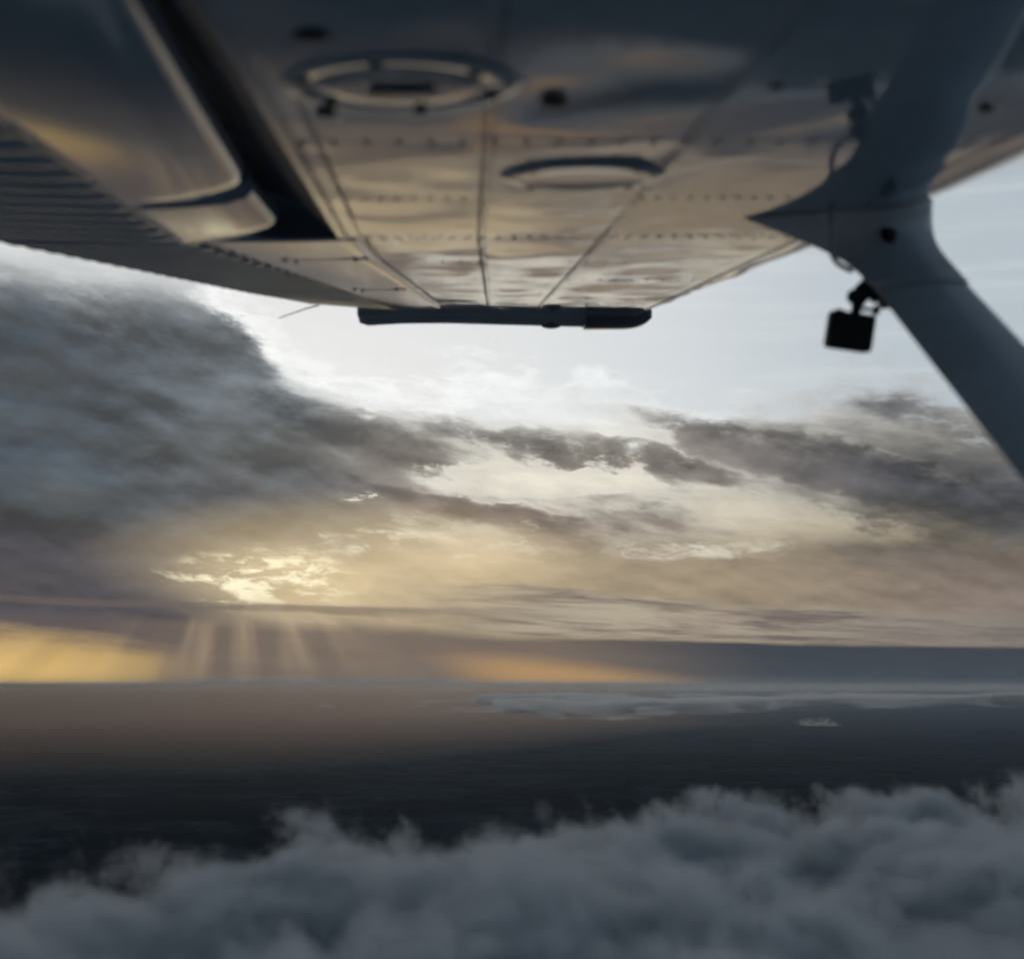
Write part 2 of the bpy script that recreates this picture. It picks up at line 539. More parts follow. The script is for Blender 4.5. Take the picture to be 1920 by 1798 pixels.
def build_near_cloud():
    """A bank of real vapour: a density grid worked out from layered noise (no mesh shell in the picture)."""
    m, g = new_mat('cloud_vapour')
    vol = g.node('ShaderNodeVolumePrincipled')
    vol.inputs['Color'].default_value = (0.985, 0.99, 0.995, 1)
    vol.inputs['Anisotropy'].default_value = 0.3
    vol.inputs['Density'].default_value = 0.10
    finish(m, g, None, vol)
    m.cycles.volume_step_rate = 1.5

    tree = bpy.data.node_groups.new('cloud_bank_density', 'GeometryNodeTree')
    tree.interface.new_socket('Geometry', in_out='INPUT', socket_type='NodeSocketGeometry')
    tree.interface.new_socket('Geometry', in_out='OUTPUT', socket_type='NodeSocketGeometry')
    h = G(tree)
    p = X(h, h.node('GeometryNodeInputPosition').outputs[0])
    sep = h.node('ShaderNodeSeparateXYZ')
    h.put(sep.inputs[0], p)
    x, y, z = (X(h, sep.outputs[i]) for i in range(3))
    n1 = h.noise(h.vec(x + 640.0, y + 210.0, z), 1 / 175.0, 7.0, 0.69, 0.2)
    n2 = h.noise(h.vec(x + z * 0.5, y, z - x * 0.25), 1 / 58.0, 4.0, 0.64, 0.7)
    n0 = h.noise(p, 1 / 620.0, 1.5, 0.5)
    rim = (1780.0 + x.min(0.0) * 1.35 + x.max(0.0) * 0.40).max(1280.0) + (n0 - 0.5) * 160.0   # far rim of the bank
    s = (rim - y) / 300.0
    top = -168.0 + (n0 - 0.5) * 70.0
    tz = (top - z) / 70.0
    bz = (z + 330.0) / 45.0
    base = s.min(tz).min(bz).min(1.0)
    d = h.smooth(base + (n1 - 0.5) * 4.8 + (n2 - 0.5) * 1.5, 0.12, 1.1)
    cube = h.node('GeometryNodeVolumeCube')
    h.put(cube.inputs['Density'], d)
    lo, hi = (-1000.0, 400.0, -345.0), (1250.0, 2350.0, -55.0)
    cube.inputs['Min'].default_value = lo
    cube.inputs['Max'].default_value = hi
    for k, nm in enumerate('XYZ'):
        cube.inputs['Resolution ' + nm].default_value = int((hi[k] - lo[k]) / 5.0)
    sm = h.node('GeometryNodeSetMaterial')
    tree.links.new(cube.outputs[0], sm.inputs[0])
    sm.inputs['Material'].default_value = m
    out = h.node('NodeGroupOutput')
    tree.links.new(sm.outputs[0], out.inputs[0])

    o = lumpy_bank('clouds', 20, 16, lo[0], hi[0], lo[1], hi[1], -70, -340, 40, m, 5.0, 300.0)
    mod = o.modifiers.new('vapour', 'NODES')
    mod.node_group = tree
    tag(o, 'big soft grey cloud bank filling the foreground below the wing', 'cloud', kind='stuff')
    # unseen cloud sheet added under and behind the aircraft as fill from below
    m2, g2 = new_mat('fill_cloud_vapour')
    v2 = g2.node('ShaderNodeVolumePrincipled')
    v2.inputs['Color'].default_value = (0.985, 0.99, 0.995, 1)
    v2.inputs['Anisotropy'].default_value = 0.35
    v2.inputs['Density'].default_value = 0.03
    finish(m2, g2, None, v2)
    o2 = lumpy_bank('clouds', 60, 60, -3200, 3200, -4200, 430, -150, -345, 40, m2, 9.0, 420.0, 0.0)
    tag(o2, 'unseen grey cloud sheet added beneath and behind the aircraft as fill light', 'cloud', kind='stuff')


def build_far_clouds():
    def vap(name, dens, sx, sy, sz):
        m, g = new_mat(name)
        sep = g.node('ShaderNodeSeparateXYZ')
        g.put(sep.inputs[0], coords(g))
        x, y, z = (X(g, sep.outputs[i]) for i in range(3))
        n = g.noise(g.vec(x / sx, y / sy, z / sz), 1.0, 4.0, 0.62)
        vol = g.node('ShaderNodeVolumePrincipled')
        vol.inputs['Color'].default_value = (0.98, 0.97, 0.97, 1)
        vol.inputs['Anisotropy'].default_value = 0.80
        g.put(vol.inputs['Density'], g.smooth(n, 0.42, 0.68) * dens)
        finish(m, g, None, vol)
        m.cycles.volume_step_rate = 0.25
        return m
    m = vap('far_vapour', 0.0012, 1500.0, 5000.0, 140.0)
    m2 = vap('puff_vapour', 0.0045, 80.0, 140.0, 40.0)
    specs = [
        # x0, x1, y0, y1, top, bottom, lump, label
        (-34000, 44000, 58000, 96000, 0, -260, 70, 'thin distant cloud line along the whole horizon', 'far'),
        (3330, 3760, 15300, 16000, -395, -455, 50, 'small lone cream cloud puff below the horizon strips', 'puff'),
    ]
    for k, (x0, x1, y0, y1, t, b, l, lab, kind) in enumerate(specs):
        o = lumpy_bank('cloud', 220 if kind == 'far' else 60, 60 if kind == 'far' else 30, x0, x1, y0, y1, t, b, l, m if kind == 'far' else m2, 3.7 * k + 1.3, 1300.0 if kind == 'far' else 170.0, 1.0 if kind == 'far' else 0.5, (y1 - y0) * 0.45 if kind == 'far' else 0.0)
        tag(o, lab, 'cloud')


def build_far_bank():
    """Broken low stratus between the land and the horizon, thickest right of centre."""
    m, g = new_mat('stratus_vapour')
    vol = g.node('ShaderNodeVolumePrincipled')
    vol.inputs['Color'].default_value = (0.99, 0.985, 0.98, 1)
    vol.inputs['Anisotropy'].default_value = 0.70
    vol.inputs['Density'].default_value = 0.009
    finish(m, g, None, vol)
    m.cycles.volume_step_rate = 6.0
    tree = bpy.data.node_groups.new('stratus_density', 'GeometryNodeTree')
    tree.interface.new_socket('Geometry', in_out='INPUT', socket_type='NodeSocketGeometry')
    tree.interface.new_socket('Geometry', in_out='OUTPUT', socket_type='NodeSocketGeometry')
    h = G(tree)
    sep = h.node('ShaderNodeSeparateXYZ')
    h.put(sep.inputs[0], X(h, h.node('GeometryNodeInputPosition').outputs[0]))
    x, y, z = (X(h, sep.outputs[i]) for i in range(3))
    plan = h.noise(h.vec(x / 4200.0, y / 9000.0, 5.0), 1.0, 3.0, 0.55)
    n1 = h.noise(h.vec(x / 620.0, y / 1100.0, z / 150.0), 1.0, 5.0, 0.62)
    top = -150.0 + (plan - 0.5) * 220.0
    tz = (top - z) / 70.0
    bz = (z + 395.0) / 40.0
    ey = ((y - 16000.0 - h.smooth(x / y, 0.10, 0.26) * 6000.0) / 2600.0).min((27500.0 - y) / 3000.0)
    where = h.smooth(x / y, -0.12, 0.06) * 1.5 - h.smooth(x / y, 0.24, 0.34) * 0.6 - 1.45
    base = tz.min(bz).min(ey).min(1.0)
    d = h.smooth(base + (n1 - 0.5) * 3.4 + (plan - 0.5) * 4.5 + where, 0.30, 1.0) * h.smooth(tz.min(bz), 0.0, 0.6)
    cube = h.node('GeometryNodeVolumeCube')
    h.put(cube.inputs['Density'], d)
    lo, hi = (-6000.0, 15000.0, -410.0), (10500.0, 28500.0, -60.0)
    cube.inputs['Min'].default_value = lo
    cube.inputs['Max'].default_value = hi
    for nm, r in zip('XYZ', (260, 130, 30)):
        cube.inputs['Resolution ' + nm].default_value = r
    sm = h.node('GeometryNodeSetMaterial')
    tree.links.new(cube.outputs[0], sm.inputs[0])
    sm.inputs['Material'].default_value = m
    out = h.node('NodeGroupOutput')
    tree.links.new(sm.outputs[0], out.inputs[0])
    o = lumpy_bank('clouds', 20, 16, lo[0], hi[0], lo[1], hi[1], -70, -400, 20, m, 2.0, 4000.0)
    mod = o.modifiers.new('vapour', 'NODES')
    mod.node_group = tree
    tag(o, 'broken pale cloud bank lying along the horizon under the golden gap', 'cloud', kind='stuff')


def build_sun_tinted_haze():
    """An added veil of denser haze, coloured as if sunlit, under the golden gap, far off to the left of centre."""
    m, g = new_mat('sun_tinted_air')
    vol = g.node('ShaderNodeVolumePrincipled')
    vol.inputs['Color'].default_value = (1.0, 0.74, 0.56, 1)  # warm scatter colour stands in for sunlight on the haze
    vol.inputs['Anisotropy'].default_value = 0.88
    vol.inputs['Density'].default_value = 3.4e-5
    finish(m, g, None, vol)
    n = 60                                             # plan outline thins out gradually to both sides
    rings = []
    for z, k in ((GROUND_Z + 4.0, 1.0), (-1100.0, 0.97), (-600.0, 0.90), (-200.0, 0.78), (-40.0, 0.62)):
        ring = []
        for q in range(2 * n):
            u = -1 + 2 * (q + 0.5) / n if q < n else 1 - 2 * (q - n + 0.5) / n
            half = math.cos(u * math.pi / 2) ** 2 * 31000 * k * (1 + 0.25 * mnoise.noise(Vector((u * 4.0, 3.3, 1.0))))
            ring.append((-8500 + 19500 * u * (0.8 + 0.2 * k), 50000 + (-half if q < n else half), z))
        rings.append(ring)
    v, f = loft(rings)
    o = mesh_obj('sun_tinted_haze', v, f, m)
    tag(o, 'added haze patch tinted warm brown as if sunlit, below the gap at left', 'haze', kind='stuff')


def build_haze():
    m, g = new_mat('hazy_air')
    vol = g.node('ShaderNodeVolumePrincipled')
    vol.inputs['Color'].default_value = (0.64, 0.79, 0.97, 1)
    vol.inputs['Anisotropy'].default_value = 0.9
    vol.inputs['Density'].default_value = 1.0e-5
    finish(m, g, None, vol)
    bm = bmesh.new()
    vs = bmesh.ops.create_cube(bm, size=1.0)['verts']
    bmesh.ops.scale(bm, vec=Vector((900e3, 900e3, 1750.0)), verts=vs)
    bmesh.ops.translate(bm, vec=Vector((0, 0, GROUND_Z - 10.0 + 875.0)), verts=vs)
    o = bm_obj('haze', bm, m, smooth=False)
    tag(o, 'pale evening haze over the land', 'haze', kind='stuff')


build_near_cloud()
build_far_clouds()
build_far_bank()
build_sun_tinted_haze()
build_haze()
# === AIRCRAFT
# ------------------------------------------------------------------ aircraft wing
# Wing frame: x = forward along the chord, y = outboard along the span, z = up through the wing.
# z = 0 is the flat lower skin of the inner wing, 0.30 m above the eye.
C_AX = Vector((0.999452, 0.029359, 0.01527))
S_AX = Vector((-0.031926, 0.976875, 0.211413))
N_AX = Vector((-0.008711, -0.211784, 0.977278))
WING = Matrix((
    (C_AX.x, S_AX.x, N_AX.x, N_AX.x * 0.30),
    (C_AX.y, S_AX.y, N_AX.y, N_AX.y * 0.30),
    (C_AX.z, S_AX.z, N_AX.z, N_AX.z * 0.30),
    (0, 0, 0, 1)))
JOINT, TIP = 2.515, 5.16


def lerp(a, b, t):
    return a + (b - a) * t


def poly(pts):
    def f(d):
        for (d0, v0), (d1, v1) in zip(pts, pts[1:]):
            if d <= d1 or (d1, v1) == pts[-1]:
                return lerp(v0, v1, (d - d0) / (d1 - d0))
    return f


a_lip = poly([(-0.1, -0.17), (JOINT, -0.235)])
a_b = poly([(-0.1, 0.033), (JOINT, 0.030), (TIP, 0.088)])
a_d = poly([(-0.1, 0.268), (JOINT, 0.262), (TIP, 0.250)])
a_riv = poly([(-0.1, 0.645), (TIP, 0.640)])
a_le = poly([(-0.1, 0.82), (JOINT, 0.82), (TIP, 0.70)])
a_hinge = poly([(JOINT, -0.205), (2.95, -0.200), (TIP, -0.075)])
a_bead = poly([(-0.1, -0.415), (1.49, -0.486), (JOINT, -0.530), (TIP, -0.245)])
a_te = poly([(-0.1, -0.88), (JOINT, -0.878), (4.72, -0.539), (TIP, -0.47)])
z_te = poly([(-0.1, -0.004), (JOINT, 0.0), (4.72, 0.030), (TIP, 0.034)])
a_nose = poly([(-0.1, -0.215), (1.03, -0.278), (2.0, -0.346), (JOINT, -0.358)])


def z_low(a, d):
    z = 0.0
    if d > JOINT:
        k = (d - JOINT) / (TIP - JOINT)
        z = k * (0.012 + min(0.020, max(0.0, (0.5 - a) * 0.034)))
    ar, al = a_riv(d), a_le(d)
    if a > ar:
        t = min(1.0, (a - ar) / (al - ar))
        z += 0.075 * (1 - math.sqrt(max(0.0, 1 - t * t)))
    return z


aircraft = bpy.data.objects.new('aircraft_wing', None)
coll.objects.link(aircraft)
aircraft.matrix_world = WING
aircraft.empty_display_size = 0.3
tag(aircraft, 'glossy riveted underside of a high wing with strut, flap and corrugated aileron', 'aircraft')


def thick_grid(name, rows, mat, parent, thick):
    """A smooth sheet from a grid of points with a flat back and crisp, separately shaded rims."""
    nr, nc = len(rows), len(rows[0])
    front = [Vector(p) for r in rows for p in r]
    back = [p + Vector((0, 0, thick)) for p in front]
    verts, faces = front + back, []
    o = len(front)
    for j in range(nr - 1):
        for i in range(nc - 1):
            k = j * nc + i
            q = (k, k + 1, k + nc + 1, k + nc)
            faces.append(q)
            faces.append(tuple(o + t for t in reversed(q)))
    loop = [i for i in range(nc)] + [j * nc + nc - 1 for j in range(1, nr)] + [(nr - 1) * nc + i for i in range(nc - 2, -1, -1)] + [j * nc for j in range(nr - 2, 0, -1)]
    b = len(verts)
    verts += [front[i] for i in loop] + [back[i] for i in loop]
    n = len(loop)
    for i in range(n):
        k = (i + 1) % n
        faces.append((b + i, b + n + i, b + n + k, b + k))
    me = bpy.data.meshes.new(name)
    me.from_pydata([tuple(v) for v in verts], [], faces)
    me.update()
    if sum(me.polygons[i].normal.z for i in range(0, 2 * (nr - 1) * (nc - 1), 2)) > 0:
        me.flip_normals()
    me.shade_smooth()
    me.materials.append(mat)
    return link(bpy.data.objects.new(name, me), parent)


def sheet(name, fa0, fa1, d0, d1, zf, mat, na=None, nd=None, thick=0.0016, ripple=0.0, seed=0.0, parent=aircraft):
    """A skin sheet between two span-wise lines, gently oil-canned, with real thickness."""
    na = na or max(6, int(abs(fa1((d0 + d1) / 2) - fa0((d0 + d1) / 2)) / 0.018))
    nd = nd or max(6, int((d1 - d0) / 0.022))
    rows = []
    for j in range(nd + 1):
        d = lerp(d0, d1, j / nd)
        row = []
        for i in range(na + 1):
            a = lerp(fa0(d), fa1(d), i / na)
            z = zf(a, d)
            if ripple:
                e = min(1.0, 6 * i / na, 6 * (na - i) / na, 10 * j / nd, 10 * (nd - j) / nd)
                e = e * e * (3 - 2 * e)
                z += ripple * e * mnoise.noise(Vector((a * 3.6 + seed, d * 2.6, seed * 1.7)))
                z += ripple * 0.35 * e * mnoise.noise(Vector((a * 8.5, d * 7.5 + seed, seed)))
            row.append((a, d, z))
        rows.append(row)
    return thick_grid(name, rows, mat, parent, thick)


def build_wing():
    # inner structure, seen only through seams and the flap slot
    rings = []
    for d in (-0.1, 0.6, 1.3, 2.0, JOINT, 3.2, 3.9, 4.5, TIP):
        rear = a_lip(d) + 0.02 if d <= JOINT else a_hinge(d) + 0.012
        al = a_le(d)
        low, upp = [], []
        for k in range(13):
            a = lerp(rear, al - 0.012, k / 12)
            low.append((a, d, z_low(a, d) + 0.006 + (0.004 if k == 12 else 0)))
        th = 0.20 if d <= JOINT else lerp(0.20, 0.12, (d - JOINT) / (TIP - JOINT))
        for k in range(13):
            t = 1 - k / 12
            a = lerp(rear, al, t)
            x = 1 - t
            shape = math.sqrt(max(0.0, min(1.0, x * 2.6))) * (1 - 0.42 * x)
            upp.append((a, d, z_low(al, d) + 0.012 + th * 0.86 * shape))
        rings.append(low + upp)
    v, f = loft(rings)
    mesh_obj('wing_structure', v, f, M['seam'], aircraft)
    # lower skin sheets
    gap = 0.0007
    lines = [a_lip, a_b, a_d, a_riv, a_le]
    cuts = [(-0.1, 0.62), (0.62, 1.585), (1.585, JOINT)]
    k = 0
    for d0, d1 in cuts:
        for l0, l1 in zip(lines, lines[1:]):
            k += 1
            sheet('skin_panel', lambda d, l=l0: l(d) + gap, lambda d, l=l1: l(d) - gap, d0 + gap, d1 - gap,
                  z_low, M['skin'], ripple=0.0036 if l0 in (a_lip, a_b) else 0.0013, seed=k * 3.1)
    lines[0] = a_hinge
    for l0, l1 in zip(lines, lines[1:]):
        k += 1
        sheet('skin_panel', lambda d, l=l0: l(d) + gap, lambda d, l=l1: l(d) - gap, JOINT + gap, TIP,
              z_low, M['skin_brightened'], ripple=0.0036, seed=k * 3.1)


def build_rivets():
    bm = bmesh.new()
    prof = ((0.0039, 0.0), (0.0036, -0.0007), (0.0024, -0.0013), (0.0, -0.0016))
    def rivet(a, d, zf=z_low):
        z = zf(a, d) - 0.0002
        n = 8
        rows = []
        for r, h in prof[:-1]:
            rows.append([bm.verts.new((a + r * math.cos(2 * math.pi * k / n), d + r * math.sin(2 * math.pi * k / n), z + h)) for k in range(n)])
        c = bm.verts.new((a, d, z + prof[-1][1]))
        for i in range(2):
            for k in range(n):
                bm.faces.new((rows[i][k], rows[i][(k + 1) % n], rows[i + 1][(k + 1) % n], rows[i + 1][k]))
        for k in range(n):
            bm.faces.new((rows[2][k], rows[2][(k + 1) % n], c))
    rng = random.Random(4)
    def chordrow(d, a0, a1, sp):
        n = int((a1 - a0) / sp)
        for k in range(n + 1):
            rivet(a0 + (a1 - a0) * k / n + rng.uniform(-.001, .001), d)
    def spanrow(fa, d0, d1, sp, off):
        n = int((d1 - d0) / sp)
        for k in range(n + 1):
            d = d0 + (d1 - d0) * k / n
            rivet(fa(d) + off, d)
    for d, sp in ((1.15, 0.035), (1.575, 0.036), (1.597, 0.036), (2.033, 0.024), (2.503, 0.027), (2.53, 0.03), (3.0, 0.04),
                  (3.5, 0.04), (4.0, 0.04), (4.5, 0.04), (4.93, 0.036), (5.14, 0.030)):
        a0 = (a_lip if d < JOINT else a_hinge)(d) + 0.02
        chordrow(d, a0, a_riv(d) - 0.01, sp)
    for fa, sp in ((a_b, 0.032), (a_d, 0.032), (a_riv, 0.026)):
        spanrow(fa, 0.7, TIP - .03, sp, -0.010)
    spanrow(a_lip, 0.7, JOINT - .03, 0.03, 0.012)
    spanrow(a_lip, 0.7, JOINT - .03, 0.03, 0.038)
    spanrow(a_hinge, JOINT + .03, TIP - .03, 0.03, 0.012)
    for d in (2.62, 3.0, 3.4, 3.9, 4.3, 4.7):
        n = int((a_hinge(d) - a_bead(d) - 0.06) / 0.034)
        for k in range(n):
            a = a_bead(d) + 0.03 + k * 0.034
            rivet(a, d, lambda a, d: z_low(a, d) + 0.001)
    o = bm_obj('rivets', bm, M['rivet'], aircraft)
    o['kind'] = 'stuff'


def build_control_surfaces():
    # cove behind the rear lip, up inside the flap slot
    rows = []
    for d in (-0.1, 0.5, 1.0, 1.5, 2.0, 2.495):
        a = a_lip(d)
        rows.append([(a + 0.001, d, -0.0005), (a - 0.006, d, 0.004), (a - 0.022, d, 0.014), (a - 0.042, d, 0.030), (a - 0.075, d, 0.060),
                     (a - 0.15, d, 0.088), (a - 0.30, d, 0.080)])
    v, f = loft(rows, closed_ring=False, caps=False)
    o = mesh_obj('flap_cove', v, f, M['cove'], aircraft)
    s = o.modifiers.new('thickness', 'SOLIDIFY'); s.thickness = 0.004; s.offset = 1.0
    # end wall of the slot
    v = [(-0.232, JOINT - .004, -0.001), (-0.345, JOINT - .004, -0.001), (-0.52, JOINT - .004, 0.02), (-0.52, JOINT - .004, 0.09), (-0.25, JOINT - .004, 0.09)]
    o = mesh_obj('slot_end_wall', v, [(0, 1, 2, 3, 4)], M['cove'], aircraft, smooth=False)
    s = o.modifiers.new('thickness', 'SOLIDIFY'); s.thickness = 0.003; s.offset = 1.0
    # flap lip strip that shines at the edge of the rear skin
    sheet('lip_strip', lambda d: a_lip(d) - 0.004, lambda d: a_lip(d) + 0.004, -0.1, 2.495, lambda a, d: -0.0022, M['cover'], na=2, nd=40)

    # flap: two sections with a rounded nose
    def flap(name, d0, d1, corner):
        rings = []
        n = 40
        for j in range(n + 1):
            d = lerp(d0, d1, j / n)
            e = (d1 - d) / corner
            cut = 0.0 if e > 1 else (1 - math.sqrt(max(0.0, 1 - (1 - e) ** 2))) * corner * 0.9
            an = a_nose(d) - cut
            ab = a_bead(d) + 0.001
            ring = []
            for t in range(9):                              # bottom, back to front
                a = lerp(ab, an, t / 8)
                sag = -0.004 - 0.008 * (1 - t / 8) - 0.0025 * math.sin(math.pi * t / 8)
                ring.append((a, d, sag + (0.004 if t == 8 else 0)))
            for k in range(1, 8):                           # rounded nose
                th = -math.pi / 2 + math.pi * k / 8
                ring.append((an + 0.028 * math.cos(th), d, 0.026 + 0.026 * math.sin(th)))
            for t in range(1, 5):
                ring.append((lerp(an, ab, t / 4), d, 0.052 - 0.035 * t / 4))
            rings.append(ring)
        v, f = loft(rings)
        return mesh_obj(name, v, f, M['control'], aircraft)
    flap('flap', -0.1, 2.022, 0.10)
    flap('flap_end_section', 2.030, 2.490, 0.16)

    # aileron nose sheet
    rings = []
    for j in range(61):
        d = lerp(JOINT + 0.004, TIP - 0.02, j / 60)
        a0, a1 = a_bead(d) + 0.001, a_hinge(d) - 0.004
        ring = [(lerp(a0, a1, t / 8), d, z_low(lerp(a0, a1, t / 8), d) + 0.0005 - 0.003 * math.sin(math.pi * t / 8)) for t in range(9)]
        zl = z_low(a1, d)
        ring += [(a1 - 0.002, d, zl + 0.02), (a1 - 0.03, d, zl + 0.05), (a0, d, z_low(a0, d) + 0.03)]
        rings.append(ring)
    v, f = loft(rings)
    mesh_obj('aileron', v, f, M['control'], aircraft)

    # corrugated trailing skins of flap and aileron
    def corrugated(name, d0, d1):
        pitch = 0.095
        nd = int((d1 - d0) / 0.0068)
        na = 16
        rows = []
        for j in range(nd + 1):
            d = lerp(d0, d1, j / nd)
            dt = d if d < JOINT else JOINT + (d - JOINT) * 0.825        # outer end is cut at a slant
            ph = (d / pitch) % 1.0
            bead = abs(math.sin(math.pi * ph)) ** 0.75
            ab, at = a_bead(d), a_te(dt)
            zb = -0.010 if d < JOINT else z_low(ab, d)
            zt = z_te(dt)
            row = []
            for i in range(na + 1):
                t = i / na
                grow = math.sin(min(1.0, t / 0.10) * math.pi / 2)
                fade = 1.0 if d < 4.3 else max(0.25, 1 - (d - 4.3) / 0.9)
                a = lerp(ab, at, t)
                z = lerp(zb, zt, t) - 0.0115 * bead * grow * fade * (1 - 0.3 * t) + 0.005 * grow
                if i == na:
                    a -= 0.012 * (1 - bead)
                row.append((a, lerp(d, dt, t), z))
            rows.append(row)
        o = thick_grid(name, rows, M['corrugated'], aircraft, 0.004)
        # upper side of the surface closes the wedge
        thick_grid(name.replace('corrugated', 'upper'), [[(p[0] + (0.004 if i == len(r) - 1 else 0), p[1], p[2] + 0.016 + 0.03 * (1 - i / (len(r) - 1))) for i, p in enumerate(r)] for r in rows[::8]],
                   M['corrugated'], aircraft, 0.003)
        return o
    corrugated('corrugated_flap_skin', -0.1, 2.508)
    corrugated('corrugated_aileron_skin', 2.518, TIP - 0.02)

    # hinge plates on the aileron with their bolts
    for d, a0, a1 in ((2.925, -0.405, -0.212), (3.86, -0.335, -0.175)):
        bm = bmesh.new()
        am = (a0 + a1) / 2
        rounded_box(bm, (a1 - a0, 0.042, 0.0016), 0.0006, Matrix.Translation((am, d, z_low(am, d) - 0.0022)))
        pl = bm_obj('hinge_plate', bm, M['cover'], aircraft, angle=40)
        for a, dd in ((a0 + 0.012, -0.012), (a1 - 0.03, -0.008), (a0 + 0.03, 0.03)):
            bm = bmesh.new()
            bmesh.ops.create_cone(bm, cap_ends=True, segments=10, radius1=0.0042, radius2=0.0036, depth=0.004,
                                  matrix=Matrix.Translation((a, d + dd, z_low(a, d) - 0.0045)))
            bm_obj('bolt', bm, M['rubber'], pl, angle=40)

    # static wick at the outer trailing edge
    v, f = tube_pts([(-0.52, 4.70, 0.030), (-0.565, 4.69, 0.018), (-0.655, 4.66, -0.016)], [0.0028, 0.0022, 0.0014], 8)
    mesh_obj('static_wick', v, f, M['rubber'], aircraft)


def revolve(name, prof, loc, mat, parent, n=48, tilt=(0, 0)):
    verts, faces = [], []
    for r, z in prof:
        for k in range(n):
            t = 2 * math.pi * k / n
            verts.append((loc[0] + r * math.cos(t), loc[1] + r * math.sin(t), loc[2] + z + tilt[0] * r * math.cos(t) + tilt[1] * r * math.sin(t)))
    for i in range(len(prof) - 1):
        for k in range(n):
            faces.append((i * n + k, i * n + (k + 1) % n, (i + 1) * n + (k + 1) % n, (i + 1) * n + k))
    faces.append(tuple(range((len(prof) - 1) * n, len(prof) * n)))
    faces.append(tuple(range(n)))
    return mesh_obj(name, verts, faces, mat, parent)


def build_covers():
    c1 = revolve('inspection_cover', [(0.117, -0.0004), (0.114, -0.0032), (0.106, -0.0058), (0.097, -0.0060), (0.089, -0.0042), (0.080, -0.0036),
                                      (0.070, -0.0046), (0.058, -0.0054), (0.030, -0.0048), (0.004, -0.0046)],
                 (-0.063, 1.292, 0), M['cover'], aircraft)
    bm = bmesh.new()
    rounded_box(bm, (0.062, 0.030, 0.006), 0.0025, Matrix.Translation((-0.060, 1.298, -0.0070)))
    bm_obj('latch', bm, M['latch'], c1, angle=50)
    c2 = revolve('inspection_cover', [(0.113, -0.0004), (0.110, -0.0034), (0.102, -0.0066), (0.092, -0.0072), (0.078, -0.0058), (0.040, -0.0048), (0.004, -0.0046)],
                 (0.155, 1.815, 0), M['cover'], aircraft)
    for c, (ca, cd), r, n, off in ((c1, (-0.063, 1.292), 0.094, 6, 0.35), (c2, (0.155, 1.815), 0.096, 4, 0.75)):
        for k in range(n):
            t = off + 2 * math.pi * k / n
            revolve('screw', [(0.0075, 0.002), (0.0072, -0.0012), (0.005, -0.0032), (0.001, -0.0036)],
                    (ca + r * math.cos(t), cd + r * math.sin(t), -0.0052), M['rubber'], c, 12)
    for loc, r, h in (((-0.126, 1.118, 0), 0.0155, 0.007), ((0.088, 1.366, 0), 0.0145, 0.007), ((-0.146, 1.412, 0), 0.0105, 0.006), ((0.30, 1.30, 0), 0.007, 0.004), ((0.545, 1.405, 0), 0.0075, 0.005)):
        revolve('drain_valve', [(r, -0.0006), (r * 0.98, -h * 0.45), (r * 0.7, -h * 0.85), (r * 0.2, -h)], loc, M['rubber'], aircraft, 20)


def teardrop(n=28):
    """Unit streamlined section: x from -0.5 (tail) to 0.5 (nose), y half-thickness up to 0.5."""
    pts = []
    for k in range(n):
        t = 2 * math.pi * k / n
        x = 0.5 * math.cos(t)
        y = 0.5 * math.sin(t) * (1.0 if x > 0.1 else max(0.0, 0.5 + x) ** 0.35 / 0.6 ** 0.35)
        pts.append((x, y))
    return pts


def build_strut():
    A = Vector((0.705, 2.36, 0.0))
    ax = (Vector((0.705, 1.716, -0.30)) - A).normalized()
    sec = teardrop(32)
    side = ax.cross(Vector((1, 0, 0))).normalized()
    rings = []
    for L in (0.06, 0.25, 0.5, 0.9, 1.4, 2.0, 2.42):
        c = A + ax * L
        rings.append([c + Vector((1, 0, 0)) * (x * 0.146) + side * (y * 0.056) for x, y in sec])
    v, f = loft(rings)
    st = mesh_obj('strut', v, f, M['strut'], aircraft)
    # collar that flares onto the wing skin
    rings = []
    m = 22
    zend = -0.128
    for k in range(m + 1):
        w = k / m
        z = -0.001 + (zend + 0.001) * w
        c = A + ax * (z / ax.z)
        fl = (1 - w) ** 3.0
        ln = 0.154 + 0.190 * fl + 0.02 * (1 - w)
        th = 0.150 + 0.03 * fl
        cx = lerp(c.x, 0.645, fl)
        cy_ = lerp(c.y, 2.25, fl)
        ring = []
        for x, y in sec:
            px_, py_ = cx + x * (ln if x < 0 else ln * (1 - 0.25 * fl)), cy_ + y * th
            ring.append(Vector((px_, py_, z + z_low(px_, py_) * (1 - w) ** 5)))
        rings.append(ring)
    v, f = loft(rings)
    mesh_obj('strut_fairing', v, f, M['fairing'], aircraft)
    revolve('fairing_screw', [(0.013, 0.006), (0.0125, -0.001), (0.008, -0.004), (0.001, -0.0045)], (0.690, 2.185, -0.040), M['rubber'], aircraft, 16, (0, 0.9))
    # vent tube that hooks forward behind the strut
    pts = [(0.570, 2.095, 0.012), (0.570, 2.095, -0.045), (0.5705, 2.094, -0.072)]
    for k in range(1, 9):
        t = k / 8 * math.radians(70)
        pts.append((0.5705 + 0.030 * (1 - math.cos(t)), 2.094 - 0.006 * k / 8, -0.072 - 0.030 * math.sin(t)))
    pts.append((0.602, 2.086, -0.1065))
    v, f = tube_pts(pts, 0.0042, 12)
    mesh_obj('vent_tube', v, f, M['tube'], aircraft)


